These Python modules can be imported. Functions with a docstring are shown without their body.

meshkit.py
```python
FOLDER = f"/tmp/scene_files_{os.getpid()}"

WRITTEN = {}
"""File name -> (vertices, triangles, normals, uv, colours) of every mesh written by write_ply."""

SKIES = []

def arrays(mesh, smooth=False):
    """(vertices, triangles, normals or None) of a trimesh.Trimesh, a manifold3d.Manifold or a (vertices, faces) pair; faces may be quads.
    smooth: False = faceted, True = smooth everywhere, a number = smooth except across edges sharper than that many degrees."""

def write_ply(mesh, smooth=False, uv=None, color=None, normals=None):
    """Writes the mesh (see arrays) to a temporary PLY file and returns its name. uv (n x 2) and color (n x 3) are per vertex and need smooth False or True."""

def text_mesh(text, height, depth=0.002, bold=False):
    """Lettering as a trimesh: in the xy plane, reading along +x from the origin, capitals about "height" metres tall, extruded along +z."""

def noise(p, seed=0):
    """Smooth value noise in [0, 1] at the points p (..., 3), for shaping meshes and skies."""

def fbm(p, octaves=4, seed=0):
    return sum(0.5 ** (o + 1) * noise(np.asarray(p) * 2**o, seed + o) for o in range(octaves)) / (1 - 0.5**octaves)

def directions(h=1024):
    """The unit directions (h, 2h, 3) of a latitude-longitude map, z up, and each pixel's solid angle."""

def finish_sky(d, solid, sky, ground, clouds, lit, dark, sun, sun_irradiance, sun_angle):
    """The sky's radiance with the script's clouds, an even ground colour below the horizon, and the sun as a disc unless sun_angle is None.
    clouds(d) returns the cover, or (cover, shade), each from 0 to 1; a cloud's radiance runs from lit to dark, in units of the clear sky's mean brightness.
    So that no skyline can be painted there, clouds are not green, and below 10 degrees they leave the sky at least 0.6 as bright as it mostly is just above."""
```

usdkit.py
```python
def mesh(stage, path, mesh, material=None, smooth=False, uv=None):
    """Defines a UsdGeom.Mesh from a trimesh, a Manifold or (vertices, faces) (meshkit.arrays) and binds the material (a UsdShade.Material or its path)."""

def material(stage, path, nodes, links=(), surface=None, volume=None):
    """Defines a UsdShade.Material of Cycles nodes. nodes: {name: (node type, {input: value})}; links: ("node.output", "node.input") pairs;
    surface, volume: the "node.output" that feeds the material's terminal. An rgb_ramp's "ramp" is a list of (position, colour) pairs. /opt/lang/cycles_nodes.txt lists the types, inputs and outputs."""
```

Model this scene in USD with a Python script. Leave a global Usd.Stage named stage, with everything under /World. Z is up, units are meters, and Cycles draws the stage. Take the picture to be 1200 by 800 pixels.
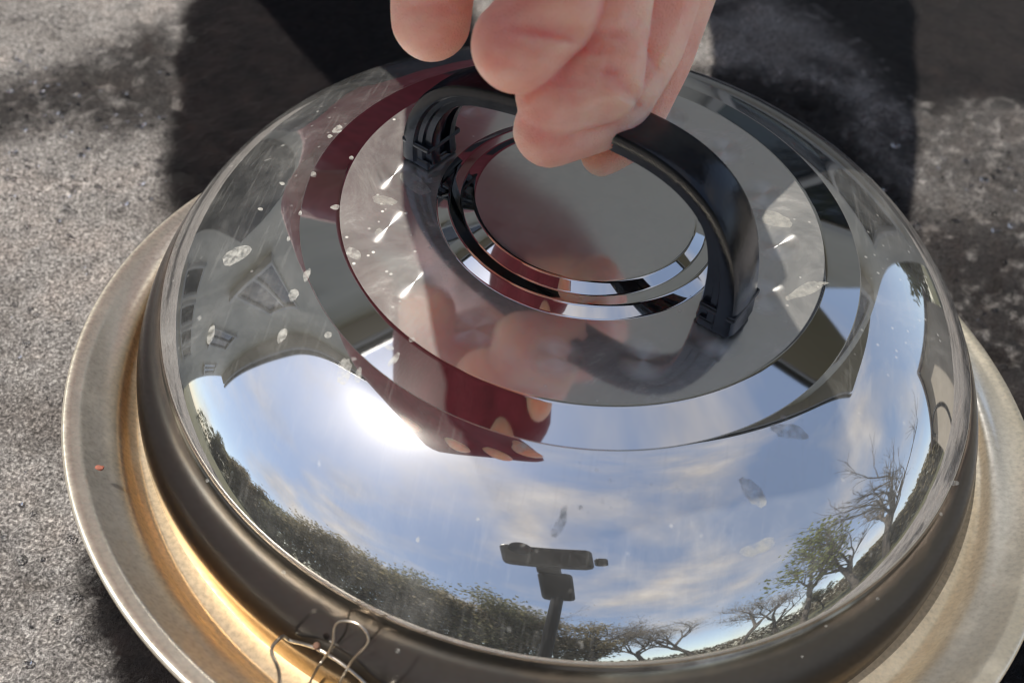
import math, random
import numpy as np, trimesh, manifold3d as m3
from scipy.interpolate import PchipInterpolator, CubicSpline
from pxr import Usd, UsdGeom, UsdLux, UsdShade, Gf, Sdf
import usdkit, meshkit

stage = Usd.Stage.CreateInMemory()
UsdGeom.SetStageUpAxis(stage, 'Z'); UsdGeom.SetStageMetersPerUnit(stage, 1.0)
UsdGeom.Xform.Define(stage, '/World'); UsdGeom.Scope.Define(stage, '/World/Looks')
random.seed(7); RNG = np.random.default_rng(7)

# ------------------------------------------------------------------ camera, sky, sun, exposure
U = 0.14                       # metres per unit of lid radius
TABLE_Z = 0.80                 # top of the stone table
ZL = TABLE_Z + 0.40 * U        # height of the lid's lower rim
RIGHT = np.array([0.98114040, 0.17522944, 0.08159749])
UP = np.array([-0.18618997, 0.74332503, 0.64249606])
FWD = np.array([-0.05193077, 0.64557148, -0.76193219])
EYE_U = np.array([0.0, -1.46996072, 1.55298368]); FPX = 1039.92774
EYE = EYE_U * U + np.array([0, 0, ZL])
EXPOSURE = 0.72
SUN_AZ, SUN_EL = math.radians(-84), math.radians(67)
SUN = np.array([math.sin(SUN_AZ) * math.cos(SUN_EL), math.cos(SUN_AZ) * math.cos(SUN_EL), math.sin(SUN_EL)])

cam = UsdGeom.Camera.Define(stage, '/World/viewpoint')
cam.CreateHorizontalApertureAttr(36.0); cam.CreateVerticalApertureAttr(36.0 * 682 / 1024)
cam.CreateFocalLengthAttr(36.0 * FPX / 1200); cam.CreateFStopAttr(36.0 * FPX / 1200 / 2.6)
cam.CreateFocusDistanceAttr(0.262); cam.CreateClippingRangeAttr(Gf.Vec2f(0.005, 500)); cam.CreateExposureAttr(EXPOSURE)
cam.AddTransformOp().Set(Gf.Matrix4d(*RIGHT, 0, *UP, 0, *(-FWD), 0, *EYE, 1))

def material(name, nodes, links=(), surface='p.BSDF', volume=None):
    return usdkit.material(stage, '/World/Looks/' + name, nodes, links, surface, volume)

dome = UsdLux.DomeLight.Define(stage, '/World/sky')
dome.GetPrim().SetCustomDataByKey('kind', 'structure')
sky_mat = material('sky_look', {
    'sky': ('sky_texture', {'sky_type': 'single_scattering', 'sun_disc': False, 'sun_elevation': SUN_EL, 'sun_rotation': SUN_AZ, 'air_density': 1.0, 'aerosol_density': 0.5, 'ozone_density': 1.0}),
    'tc': ('texture_coordinate', {}),
    'mp': ('mapping', {'scale': (1.0, 1.0, 1.7), 'location': (3.1, 1.7, 0.4)}),
    'n1': ('noise_texture', {'scale': 2.3, 'detail': 7.0, 'roughness': 0.52, 'distortion': 0.2}),
    'r1': ('rgb_ramp', {'ramp': [(0.0, (0, 0, 0)), (0.44, (0, 0, 0)), (0.56, (0.24, 0.24, 0.24)), (0.72, (0.70, 0.70, 0.70)), (1.0, (1, 1, 1))]}),
    'n2': ('noise_texture', {'scale': 5.5, 'detail': 6.0, 'roughness': 0.6}),
    'cc': ('rgb_ramp', {'ramp': [(0.25, (3.0, 2.85, 2.75)), (0.5, (5.0, 4.4, 3.6)), (0.75, (6.8, 6.1, 5.1))]}),
    'hs': ('hsv', {'saturation': 0.80, 'value': 1.05}), 'mx': ('mix', {}), 'bg': ('background_shader', {'strength': 0.115})},
    [('tc.generated', 'mp.vector'), ('mp.vector', 'n1.vector'), ('mp.vector', 'n2.vector'), ('n1.fac', 'r1.fac'), ('n2.fac', 'cc.fac'),
     ('r1.color', 'mx.fac'), ('sky.color', 'hs.color'), ('hs.color', 'mx.color1'), ('cc.color', 'mx.color2'), ('mx.color', 'bg.color')], surface='bg.background')
UsdShade.MaterialBindingAPI.Apply(dome.GetPrim()).Bind(sky_mat)
sun = UsdLux.DistantLight.Define(stage, '/World/sun')
sun.CreateNormalizeAttr(True); sun.CreateIntensityAttr(1.15); sun.CreateAngleAttr(0.53); sun.CreateColorAttr(Gf.Vec3f(1.0, 0.955, 0.88))
sun.AddRotateXYZOp().Set(Gf.Vec3f(90 - math.degrees(SUN_EL), 0, 180 - math.degrees(SUN_AZ)))

# ------------------------------------------------------------------ helpers
COUNT = {}
def path(name, parent=None):
    base = (str(parent.GetPath()) if parent is not None else '/World') + '/'
    k = base + name; n = COUNT.get(k, 0); COUNT[k] = n + 1
    return k if n == 0 else f'{k}_{n:03d}'
def tag(p, label=None, cat=None, group=None, kind=None):
    for k, v in (('label', label), ('category', cat), ('group', group), ('kind', kind)):
        if v: p.SetCustomDataByKey(k, v)
    return p
def obj(name, mesh, mat, parent=None, smooth=30, label=None, cat=None, group=None, kind=None):
    p = usdkit.mesh(stage, path(name, parent), mesh, mat, smooth).GetPrim()
    return tag(p, label, cat, group, kind)
def thing(name, label, cat, group=None, loc=(0, 0, 0)):
    x = UsdGeom.Xform.Define(stage, path(name))
    x.AddTranslateOp().Set(Gf.Vec3d(*map(float, loc)))
    return tag(x.GetPrim(), label, cat, group)
def cat_(ms): return trimesh.util.concatenate(ms)
def box(c, s, rz=0.0, bevel=0.0):
    if bevel:
        s2 = np.array(s) - 2 * bevel
        b = m3.Manifold.batch_hull([m3.Manifold.sphere(bevel, 8).translate(list(np.array(q) * s2 / 2)) for q in np.ndindex(2, 2, 2) for q in [np.array(q) * 2 - 1]])
        mm = b.to_mesh(); b = trimesh.Trimesh(mm.vert_properties[:, :3], mm.tri_verts, process=False)
    else:
        b = trimesh.creation.box(s)
    if rz: b.apply_transform(trimesh.transformations.rotation_matrix(rz, [0, 0, 1]))
    b.apply_translation(c); return b
def tube(pts, r, n=10, cap=True):
    pts = np.asarray(pts, float); k = len(pts); r = np.broadcast_to(r, k)
    T = np.gradient(pts, axis=0); T /= np.linalg.norm(T, axis=1, keepdims=True) + 1e-12
    up = np.array([0, 0, 1.0]) if abs(T[0][2]) < 0.9 else np.array([1.0, 0, 0])
    N = np.cross(T[0], up); N /= np.linalg.norm(N); V = []
    for i in range(k):
        N = N - T[i] * (N @ T[i]); N /= np.linalg.norm(N); B = np.cross(T[i], N)
        a = np.arange(n) * 2 * np.pi / n
        V.append(pts[i] + r[i] * (np.cos(a)[:, None] * N + np.sin(a)[:, None] * B))
    V = np.vstack(V); F = []
    for i in range(k - 1):
        for j in range(n):
            a, b = i * n + j, i * n + (j + 1) % n
            F += [[a, b, b + n], [a, b + n, a + n]]
    if cap:
        c0, c1 = len(V), len(V) + 1; V = np.vstack([V, pts[0], pts[-1]])
        for j in range(n):
            F += [[c0, (j + 1) % n, j], [c1, (k - 1) * n + j, (k - 1) * n + (j + 1) % n]]
    return trimesh.Trimesh(V, F, process=False)
def spline(pts, n): 
    pts = np.asarray(pts, float); d = np.r_[0, np.cumsum(np.linalg.norm(np.diff(pts, axis=0), axis=1))]
    return CubicSpline(d, pts)(np.linspace(0, d[-1], n))
def revolve(prof, seg=360):
    """prof: (r, z) rows; open surface of revolution, normals to the left of the profile's direction of decreasing z."""
    prof = np.asarray(prof, float); a = np.arange(seg) * 2 * np.pi / seg
    V = np.stack([prof[:, None, 0] * np.cos(a), prof[:, None, 0] * np.sin(a), np.repeat(prof[:, 1:2], seg, 1)], -1).reshape(-1, 3)
    n = len(prof); i, j = np.meshgrid(np.arange(n - 1), np.arange(seg), indexing='ij'); jn = (j + 1) % seg
    A, B, C, D = i * seg + j, (i + 1) * seg + j, (i + 1) * seg + jn, i * seg + jn
    F = np.concatenate([np.stack([A, B, C], -1).reshape(-1, 3), np.stack([A, C, D], -1).reshape(-1, 3)])
    ok = [len({tuple(np.round(V[q], 9)) for q in f}) == 3 for f in F] if prof[0, 0] == 0 or prof[-1, 0] == 0 else None
    if ok is not None: F = F[np.array(ok)]
    return trimesh.Trimesh(V, F, process=False)
def W(p): return np.asarray(p, float) * U + np.array([0, 0, ZL])
def toworld(mesh):
    mesh.vertices = W(mesh.vertices); return mesh
def man(m):
    q = m.to_mesh(); return trimesh.Trimesh(q.vert_properties[:, :3], q.tri_verts, process=False)
# a point of the place (lid units) along the sight line through photograph pixel (x, y)
def aim(x, y):
    d = ((x - 600) / FPX) * RIGHT + ((400 - y) / FPX) * UP + FWD
    return d / np.linalg.norm(d)
def at_z(x, y, z):
    d = aim(x, y); return EYE_U + d * ((z - EYE_U[2]) / d[2])
def at_d(x, y, dist): return EYE_U + aim(x, y) * dist

# ------------------------------------------------------------------ materials
def simple(name, col, rough=0.5, metallic=0.0, noise=None, bump=None, **kw):
    nodes = {'p': ('principled_bsdf', dict(base_color=col, roughness=rough, metallic=metallic, **kw))}
    links = []
    if noise:
        sc, amt = noise
        c = np.array(col)
        nodes |= {'g': ('geometry', {}), 'n': ('noise_texture', {'scale': sc, 'detail': 6.0, 'roughness': 0.6}),
                  'r': ('rgb_ramp', {'ramp': [(0.25, tuple(c * (1 - amt))), (0.75, tuple(np.minimum(c * (1 + amt), 1)))]})}
        links += [('g.position', 'n.vector'), ('n.fac', 'r.fac'), ('r.color', 'p.base_color')]
    if bump:
        sc, dist = bump
        nodes |= {'g': ('geometry', {}), 'bn': ('noise_texture', {'scale': sc, 'detail': 5.0, 'roughness': 0.65}), 'b': ('bump', {'strength': 0.6, 'distance': dist})}
        links += [('g.position', 'bn.vector'), ('bn.fac', 'b.height'), ('b.normal', 'p.normal')]
    return material(name, nodes, links)

# polished steel of the lid: a mirror with a faint scattering lobe, fine scratches, dried specks and dusty patches
STEEL = (0.70, 0.69, 0.675)
polished = material('polished_steel', {
    'g': ('geometry', {}),
    'm1': ('metallic_bsdf', {'color': STEEL, 'edge_tint': (0.75, 0.75, 0.75), 'roughness': 0.026}),
    'm2': ('metallic_bsdf', {'color': (0.72, 0.71, 0.69), 'edge_tint': (0.75, 0.75, 0.75), 'roughness': 0.20}),
    'mr': ('mix_closure', {'fac': 0.013}),
    'v': ('voronoi_texture', {'scale': 230.0, 'feature': 'f1', 'randomness': 1.0}),
    'vs': ('map_range', {'from_min': 0.05, 'from_max': 0.15, 'to_min': 0.22, 'to_max': 0.0, 'clamp': True}),
    'nz': ('noise_texture', {'scale': 14.0, 'detail': 4.0, 'roughness': 0.55}),
    'nr': ('rgb_ramp', {'ramp': [(0.0, (0, 0, 0)), (0.50, (0, 0, 0)), (0.62, (1, 1, 1)), (1.0, (1, 1, 1))]}),
    'sm': ('math', {'math_type': 'multiply'}),
    'wn': ('noise_texture', {'scale': 260.0, 'detail': 2.0}), 'ws': ('vector_math', {'math_type': 'scale', 'scale': 0.004}), 'wa': ('vector_math', {'math_type': 'add'}),
    'v2': ('voronoi_texture', {'scale': 95.0, 'feature': 'f1', 'randomness': 1.0}),
    'v2s': ('map_range', {'from_min': 0.03, 'from_max': 0.09, 'to_min': 0.20, 'to_max': 0.0, 'clamp': True}),
    'mxm': ('math', {'math_type': 'maximum'}),
    'n3': ('noise_texture', {'scale': 30.0, 'detail': 8.0, 'roughness': 0.7, 'distortion': 0.6}),
    'n3r': ('rgb_ramp', {'ramp': [(0.0, (0.02, 0.02, 0.02)), (0.45, (0.03, 0.03, 0.03)), (0.60, (0.075, 0.075, 0.075)), (0.75, (0.18, 0.18, 0.18))]}),
    'smp': ('mapping', {'rotation': (0.3, 0.2, 0.7), 'scale': (900.0, 60.0, 200.0)}), 'sn': ('noise_texture', {'scale': 1.0, 'detail': 3.0}), 'ss': ('map_range', {'from_min': 0.56, 'from_max': 0.74, 'to_min': 0.0, 'to_max': 0.05, 'clamp': True}), 'sc': ('math', {'math_type': 'add'}),
    'ad': ('math', {'math_type': 'add', 'use_clamp': True}),
    'd': ('principled_bsdf', {'base_color': (0.50, 0.49, 0.46), 'roughness': 0.7}),
    'out': ('mix_closure', {})},
    [('g.position', 'v.vector'), ('g.position', 'nz.vector'), ('g.position', 'wn.vector'), ('g.position', 'wa.vector1'), ('wn.color', 'ws.vector1'), ('ws.vector', 'wa.vector2'), ('wa.vector', 'v2.vector'), ('g.position', 'n3.vector'),
     ('v.distance', 'vs.value'), ('nz.fac', 'nr.fac'), ('vs.result', 'sm.value1'), ('nr.color', 'sm.value2'),
     ('v2.distance', 'v2s.value'), ('sm.value', 'mxm.value1'), ('v2s.result', 'mxm.value2'), ('n3.fac', 'n3r.fac'),
     ('mxm.value', 'ad.value1'), ('n3r.color', 'sc.value1'), ('ss.result', 'sc.value2'), ('sc.value', 'ad.value2'), ('g.position', 'smp.vector'), ('smp.vector', 'sn.vector'), ('sn.fac', 'ss.value'),
     ('m1.BSDF', 'mr.closure1'), ('m2.BSDF', 'mr.closure2'), ('mr.closure', 'out.closure1'), ('d.BSDF', 'out.closure2'), ('ad.value', 'out.fac')], surface='out.closure')
skirt_mat = material('smoke_stained_steel', {
    'g': ('geometry', {}), 's': ('separate_xyz', {}), 't': ('map_range', {'from_min': ZL - .085 * U, 'from_max': ZL + .09 * U, 'to_min': 0.0, 'to_max': 1.0, 'clamp': True}),
    'nz': ('noise_texture', {'scale': 24.0, 'detail': 6.0, 'roughness': 0.65}), 'na': ('math', {'math_type': 'multiply_add', 'value2': 0.5, 'value3': -0.25}), 'a': ('math', {'math_type': 'add'}),
    'r': ('rgb_ramp', {'ramp': [(0.0, (0.26, 0.18, 0.09)), (0.22, (0.12, 0.105, 0.09)), (0.5, (0.115, 0.117, 0.125)), (0.86, (0.15, 0.145, 0.14)), (0.97, (0.26, 0.22, 0.18)), (1.0, (0.40, 0.34, 0.28))]}),
    'm1': ('metallic_bsdf', {'edge_tint': (0.45, 0.45, 0.46), 'roughness': 0.17}), 'd': ('principled_bsdf', {'base_color': (0.020, 0.018, 0.017), 'roughness': 0.5}), 'o': ('mix_closure', {'fac': 0.12})},
    [('g.position', 's.vector'), ('s.z', 't.value'), ('g.position', 'nz.vector'), ('nz.fac', 'na.value1'), ('na.value', 'a.value1'), ('t.result', 'a.value2'), ('a.value', 'r.fac'), ('r.color', 'm1.color'),
     ('m1.BSDF', 'o.closure1'), ('d.BSDF', 'o.closure2')], surface='o.closure')
band_steel = material('band_steel', {
    'm1': ('metallic_bsdf', {'color': STEEL, 'edge_tint': (0.75, 0.75, 0.75), 'roughness': 0.032}),
    'm2': ('metallic_bsdf', {'color': (0.72, 0.71, 0.69), 'edge_tint': (0.75, 0.75, 0.75), 'roughness': 0.20}),
    'mr': ('mix_closure', {'fac': 0.016})}, [('m1.BSDF', 'mr.closure1'), ('m2.BSDF', 'mr.closure2')], surface='mr.closure')

# engine-turned steel: sixteen round swirls of fine circular scratches on a ring, each scattering along its own radius
N_SW, R_SW = 16, 0.42 * U
def turned(name):
    st = 2 * math.pi / N_SW
    return material(name, {
        'g': ('geometry', {}), 'c': ('vector_math', {'math_type': 'subtract', 'vector2': (0, 0, 0)}), 'x': ('separate_xyz', {}),
        'a': ('math', {'math_type': 'arctan2'}), 'q': ('math', {'math_type': 'divide', 'value2': st}), 'rd': ('math', {'math_type': 'round'}),
        'k': ('math', {'math_type': 'multiply', 'value2': st}), 'cs': ('math', {'math_type': 'cosine'}), 'sn': ('math', {'math_type': 'sine'}),
        'cx': ('math', {'math_type': 'multiply', 'value2': R_SW}), 'cy': ('math', {'math_type': 'multiply', 'value2': R_SW}), 'cc': ('combine_xyz', {'z': 0.0}),
        'pf': ('combine_xyz', {'z': 0.0}), 'd': ('vector_math', {'math_type': 'subtract'}), 'nd': ('vector_math', {'math_type': 'normalize'}),
        'ln': ('vector_math', {'math_type': 'length'}),
        'w': ('map_range', {'from_min': 0.030 * U, 'from_max': 0.056 * U, 'to_min': 0.42, 'to_max': 0.0, 'clamp': True}),
        'gl': ('glossy_bsdf', {'color': (0.66, 0.65, 0.63), 'roughness': 0.38, 'anisotropy': 0.72, 'rotation': 0.25}),
        'm1': ('metallic_bsdf', {'color': STEEL, 'edge_tint': (0.75, 0.75, 0.75), 'roughness': 0.07}), 'm2': ('metallic_bsdf', {'color': STEEL, 'edge_tint': (0.75, 0.75, 0.75), 'roughness': 0.42}), 'mb': ('mix_closure', {'fac': 0.20}),
        'mx': ('mix_closure', {}),
        'v': ('voronoi_texture', {'scale': 260.0}), 'vs': ('map_range', {'from_min': 0.06, 'from_max': 0.16, 'to_min': 1.0, 'to_max': 0.0, 'clamp': True}),
        'nz': ('noise_texture', {'scale': 22.0, 'detail': 5.0, 'roughness': 0.6}), 'nr': ('rgb_ramp', {'ramp': [(0, (0, 0, 0)), (0.50, (0, 0, 0)), (0.60, (1, 1, 1)), (1, (1, 1, 1))]}),
        'sm': ('math', {'math_type': 'multiply'}),
        'n3': ('noise_texture', {'scale': 34.0, 'detail': 8.0, 'roughness': 0.72, 'distortion': 0.8}),
        'n3r': ('rgb_ramp', {'ramp': [(0, (0.04, 0.04, 0.04)), (0.42, (0.07, 0.07, 0.07)), (0.58, (0.17, 0.17, 0.17)), (0.70, (0.42, 0.42, 0.42))]}),
        'ad': ('math', {'math_type': 'add', 'use_clamp': True}),
        'df': ('principled_bsdf', {'base_color': (0.50, 0.48, 0.44), 'roughness': 0.7}), 'out': ('mix_closure', {})},
        [('g.position', 'c.vector1'), ('c.vector', 'x.vector'), ('x.y', 'a.value1'), ('x.x', 'a.value2'), ('a.value', 'q.value1'), ('q.value', 'rd.value1'), ('rd.value', 'k.value1'),
         ('k.value', 'cs.value1'), ('k.value', 'sn.value1'), ('cs.value', 'cx.value1'), ('sn.value', 'cy.value1'), ('cx.value', 'cc.x'), ('cy.value', 'cc.y'),
         ('x.x', 'pf.x'), ('x.y', 'pf.y'), ('pf.vector', 'd.vector1'), ('cc.vector', 'd.vector2'), ('d.vector', 'nd.vector1'), ('nd.vector', 'gl.tangent'),
         ('d.vector', 'ln.vector1'), ('ln.value', 'w.value'), ('w.result', 'mx.fac'), ('m1.BSDF', 'mb.closure1'), ('m2.BSDF', 'mb.closure2'), ('mb.closure', 'mx.closure1'), ('gl.BSDF', 'mx.closure2'),
         ('g.position', 'v.vector'), ('v.distance', 'vs.value'), ('g.position', 'nz.vector'), ('nz.fac', 'nr.fac'), ('vs.result', 'sm.value1'), ('nr.color', 'sm.value2'),
         ('g.position', 'n3.vector'), ('n3.fac', 'n3r.fac'), ('sm.value', 'ad.value1'), ('n3r.color', 'ad.value2'),
         ('mx.closure', 'out.closure1'), ('df.BSDF', 'out.closure2'), ('ad.value', 'out.fac')], surface='out.closure')
plate_mat = turned('engine_turned_steel')
disc_mat = material('satin_disc', {
    'g': ('geometry', {}), 'm1': ('metallic_bsdf', {'color': STEEL, 'edge_tint': (0.75, 0.75, 0.75), 'roughness': 0.11}),
    'n3': ('noise_texture', {'scale': 40.0, 'detail': 8.0, 'roughness': 0.7}), 'n3r': ('rgb_ramp', {'ramp': [(0, (0.02, 0.02, 0.02)), (0.45, (0.05, 0.05, 0.05)), (0.72, (0.22, 0.22, 0.22))]}),
    'df': ('principled_bsdf', {'base_color': (0.5, 0.48, 0.44), 'roughness': 0.7}), 'out': ('mix_closure', {})},
    [('g.position', 'n3.vector'), ('n3.fac', 'n3r.fac'), ('n3r.color', 'out.fac'), ('m1.BSDF', 'out.closure1'), ('df.BSDF', 'out.closure2')], surface='out.closure')
# brushed steel of the pan, straw to brown heat colours towards the lid and in blotches
tray_mat = material('heat_tinted_steel', {
    'g': ('geometry', {}), 's': ('separate_xyz', {}), 'yo': ('math', {'math_type': 'add', 'value2': 0.068 * U}), 'xy': ('combine_xyz', {'z': 0.0}), 'ln': ('vector_math', {'math_type': 'length'}),
    'n': ('noise_texture', {'scale': 26.0, 'detail': 6.0, 'roughness': 0.6}),
    'na': ('math', {'math_type': 'multiply_add', 'value2': 0.05 * U, 'value3': -0.025 * U}), 'rr': ('math', {'math_type': 'add'}),
    't': ('map_range', {'from_min': 0.955 * U, 'from_max': 1.105 * U, 'to_min': 0.0, 'to_max': 1.0, 'clamp': True}),
    'r': ('rgb_ramp', {'ramp': [(0.0, (0.52, 0.39, 0.23)), (0.30, (0.62, 0.50, 0.34)), (0.38, (0.70, 0.63, 0.52)), (0.50, (0.76, 0.75, 0.73)), (0.66, (0.80, 0.79, 0.75)), (0.82, (0.82, 0.76, 0.65)), (1.0, (0.78, 0.69, 0.53))]}),
    'tn': ('tangent', {'direction_type': 'radial', 'axis': 'z'}),
    'gl': ('metallic_bsdf', {'edge_tint': (0.7, 0.68, 0.62), 'roughness': 0.36, 'anisotropy': 0.4}),
    'bn': ('noise_texture', {'scale': 700.0, 'detail': 3.0}), 'rf': ('map_range', {'from_min': 0.3, 'from_max': 0.7, 'to_min': 0.29, 'to_max': 0.37}),
    'df': ('principled_bsdf', {'base_color': (0.62, 0.57, 0.47), 'roughness': 0.45}),
    'dn': ('noise_texture', {'scale': 45.0, 'detail': 8.0, 'roughness': 0.7}), 'dr': ('rgb_ramp', {'ramp': [(0, (0.09, 0.09, 0.09)), (0.55, (0.13, 0.13, 0.13)), (0.78, (0.26, 0.26, 0.26))]}),
    'out': ('mix_closure', {})},
    [('g.position', 's.vector'), ('s.x', 'xy.x'), ('s.y', 'yo.value1'), ('yo.value', 'xy.y'), ('xy.vector', 'ln.vector1'), ('g.position', 'n.vector'), ('n.fac', 'na.value1'), ('na.value', 'rr.value1'), ('ln.value', 'rr.value2'),
     ('rr.value', 't.value'), ('t.result', 'r.fac'), ('r.color', 'gl.color'), ('g.position', 'bn.vector'), ('bn.fac', 'rf.value'), ('rf.result', 'gl.roughness'),
     ('g.position', 'dn.vector'), ('dn.fac', 'dr.fac'), ('dr.color', 'out.fac'), ('gl.BSDF', 'out.closure1'), ('df.BSDF', 'out.closure2')], surface='out.closure')
handle_mat = material('black_plastic', {
    'g': ('geometry', {}), 'n': ('noise_texture', {'scale': 60.0, 'detail': 6.0, 'roughness': 0.65}), 'r': ('map_range', {'from_min': 0.35, 'from_max': 0.7, 'to_min': 0.13, 'to_max': 0.27}),
    'b': ('bump', {'strength': 0.07, 'distance': 0.0005}), 'bn': ('noise_texture', {'scale': 900.0, 'detail': 3.0}),
    'p': ('principled_bsdf', {'base_color': (0.006, 0.007, 0.010), 'specular_ior_level': 0.38})},
    [('g.position', 'n.vector'), ('n.fac', 'r.value'), ('r.result', 'p.roughness'), ('g.position', 'bn.vector'), ('bn.fac', 'b.height'), ('b.normal', 'p.normal')])
wire_mat = simple('bent_wire', (0.50, 0.44, 0.36), 0.28, 1.0, noise=(300.0, 0.4))
rust_mat = simple('rusty_knot', (0.10, 0.05, 0.03), 0.8, 0.0, noise=(900.0, 0.5))
scale_mat = simple('dried_lime', (0.46, 0.45, 0.41), 0.75, noise=(900.0, 0.25), bump=(1500.0, 0.0003))
film_mat = material('dried_film', {'p': ('principled_bsdf', {'base_color': (0.36, 0.35, 0.31), 'roughness': 0.7}), 't': ('transparent_bsdf', {}), 'g': ('geometry', {}),
    'n': ('noise_texture', {'scale': 500.0, 'detail': 5.0}), 'r': ('rgb_ramp', {'ramp': [(0.3, (0.06, 0.06, 0.06)), (0.65, (0.40, 0.40, 0.40))]}), 'o': ('mix_closure', {})},
    [('g.position', 'n.vector'), ('n.fac', 'r.fac'), ('r.color', 'o.fac'), ('t.BSDF', 'o.closure1'), ('p.BSDF', 'o.closure2')], surface='o.closure')

lime_mat = material('thin_lime', {'p': ('principled_bsdf', {'base_color': (0.48, 0.47, 0.43), 'roughness': 0.7}), 't': ('transparent_bsdf', {}), 'g': ('geometry', {}),
    'n': ('noise_texture', {'scale': 620.0, 'detail': 5.0}), 'r': ('rgb_ramp', {'ramp': [(0.35, (0.05, 0.05, 0.05)), (0.65, (0.42, 0.42, 0.42))]}), 'o': ('mix_closure', {})},
    [('g.position', 'n.vector'), ('n.fac', 'r.fac'), ('r.color', 'o.fac'), ('t.BSDF', 'o.closure1'), ('p.BSDF', 'o.closure2')], surface='o.closure')

# ------------------------------------------------------------------ the lid
knots = np.array([(.599, 6), (.62, 9), (.65, 15.5), (.68, 19.5), (.72, 22.5), (.76, 26), (.793, 30.5), (.85, 41), (.88, 48.5), (.906, 54)])
P = PchipInterpolator(knots[:, 0], knots[:, 1])
rr = np.linspace(.599, .906, 140); ss = np.radians(P(rr))
zz = np.r_[0, np.cumsum(np.tan((ss[1:] + ss[:-1]) / 2) * np.diff(rr))]; zz = .101 + zz[-1] - zz
Z_STEP = zz[0]; Z_PLATE = Z_STEP + (.599 - .521) * math.tan(math.radians(14))
def fillet(a, b, c, d, n=5):          # short rounded corner at b between a and c
    a, b, c = map(np.array, (a, b, c)); p = b + (a - b) / np.linalg.norm(a - b) * d; q = b + (c - b) / np.linalg.norm(c - b) * d
    t = np.linspace(0, 1, n)[:, None]; return [tuple(v) for v in (1 - t) ** 2 * p + 2 * t * (1 - t) * b + t ** 2 * q]
dome_prof = list(zip(rr, zz))
skirt = [(.9085, .0930), (.9095, .0912), (.9115, .0898), (.916, .0850), (.923, .0760), (.935, .0590), (.950, .0355), (.964, .0100), (.977, -.019), (.987, -.049), (.994, -.084), (.998, -.125)]
sk = np.array(skirt); skd = np.r_[0, np.cumsum(np.linalg.norm(np.diff(sk, axis=0), axis=1))]
skf = PchipInterpolator(skd, sk)(np.linspace(0, skd[-1], 70))
lid = thing('lid', 'shiny domed steel lid with black handle sitting on the steel pan', 'lid')
obj('dome', toworld(revolve([(.5985, Z_STEP - .0015)] + dome_prof + [(.9075, .0955)], 600)), polished, lid, smooth=True)
obj('skirt', toworld(revolve([(.9075, .0955)] + [tuple(x) for x in skf], 480)), skirt_mat, lid, smooth=True)
obj('step_band', toworld(revolve(fillet((.50, Z_PLATE), (.521, Z_PLATE), (.599, Z_STEP), .004) + [tuple(x) for x in np.linspace((.525, Z_PLATE - .004 * math.tan(math.radians(14))), (.599, Z_STEP), 8)], 600)), band_steel, lid, smooth=True)
ZP = Z_PLATE
obj('brushed_plate', toworld(revolve([(x, ZP) for x in np.linspace(.316, .517, 10)], 360)), plate_mat, lid, smooth=True)
ring = fillet((.33, ZP), (.316, ZP + .0005), (.290, ZP + .0125), .003)[::1]
p1 = [(.3175, ZP - .001)] + fillet((.3175, ZP), (.315, ZP + .0005), (.290, ZP + .0125), .002) + fillet((.315, ZP + .0005), (.290, ZP + .0125), (.264, ZP + .0125), .004) + \
     fillet((.290, ZP + .0125), (.264, ZP + .0128), (.238, ZP + .0245), .003) + fillet((.264, ZP + .0128), (.238, ZP + .0245), (.2, ZP + .0245), .004)
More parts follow.
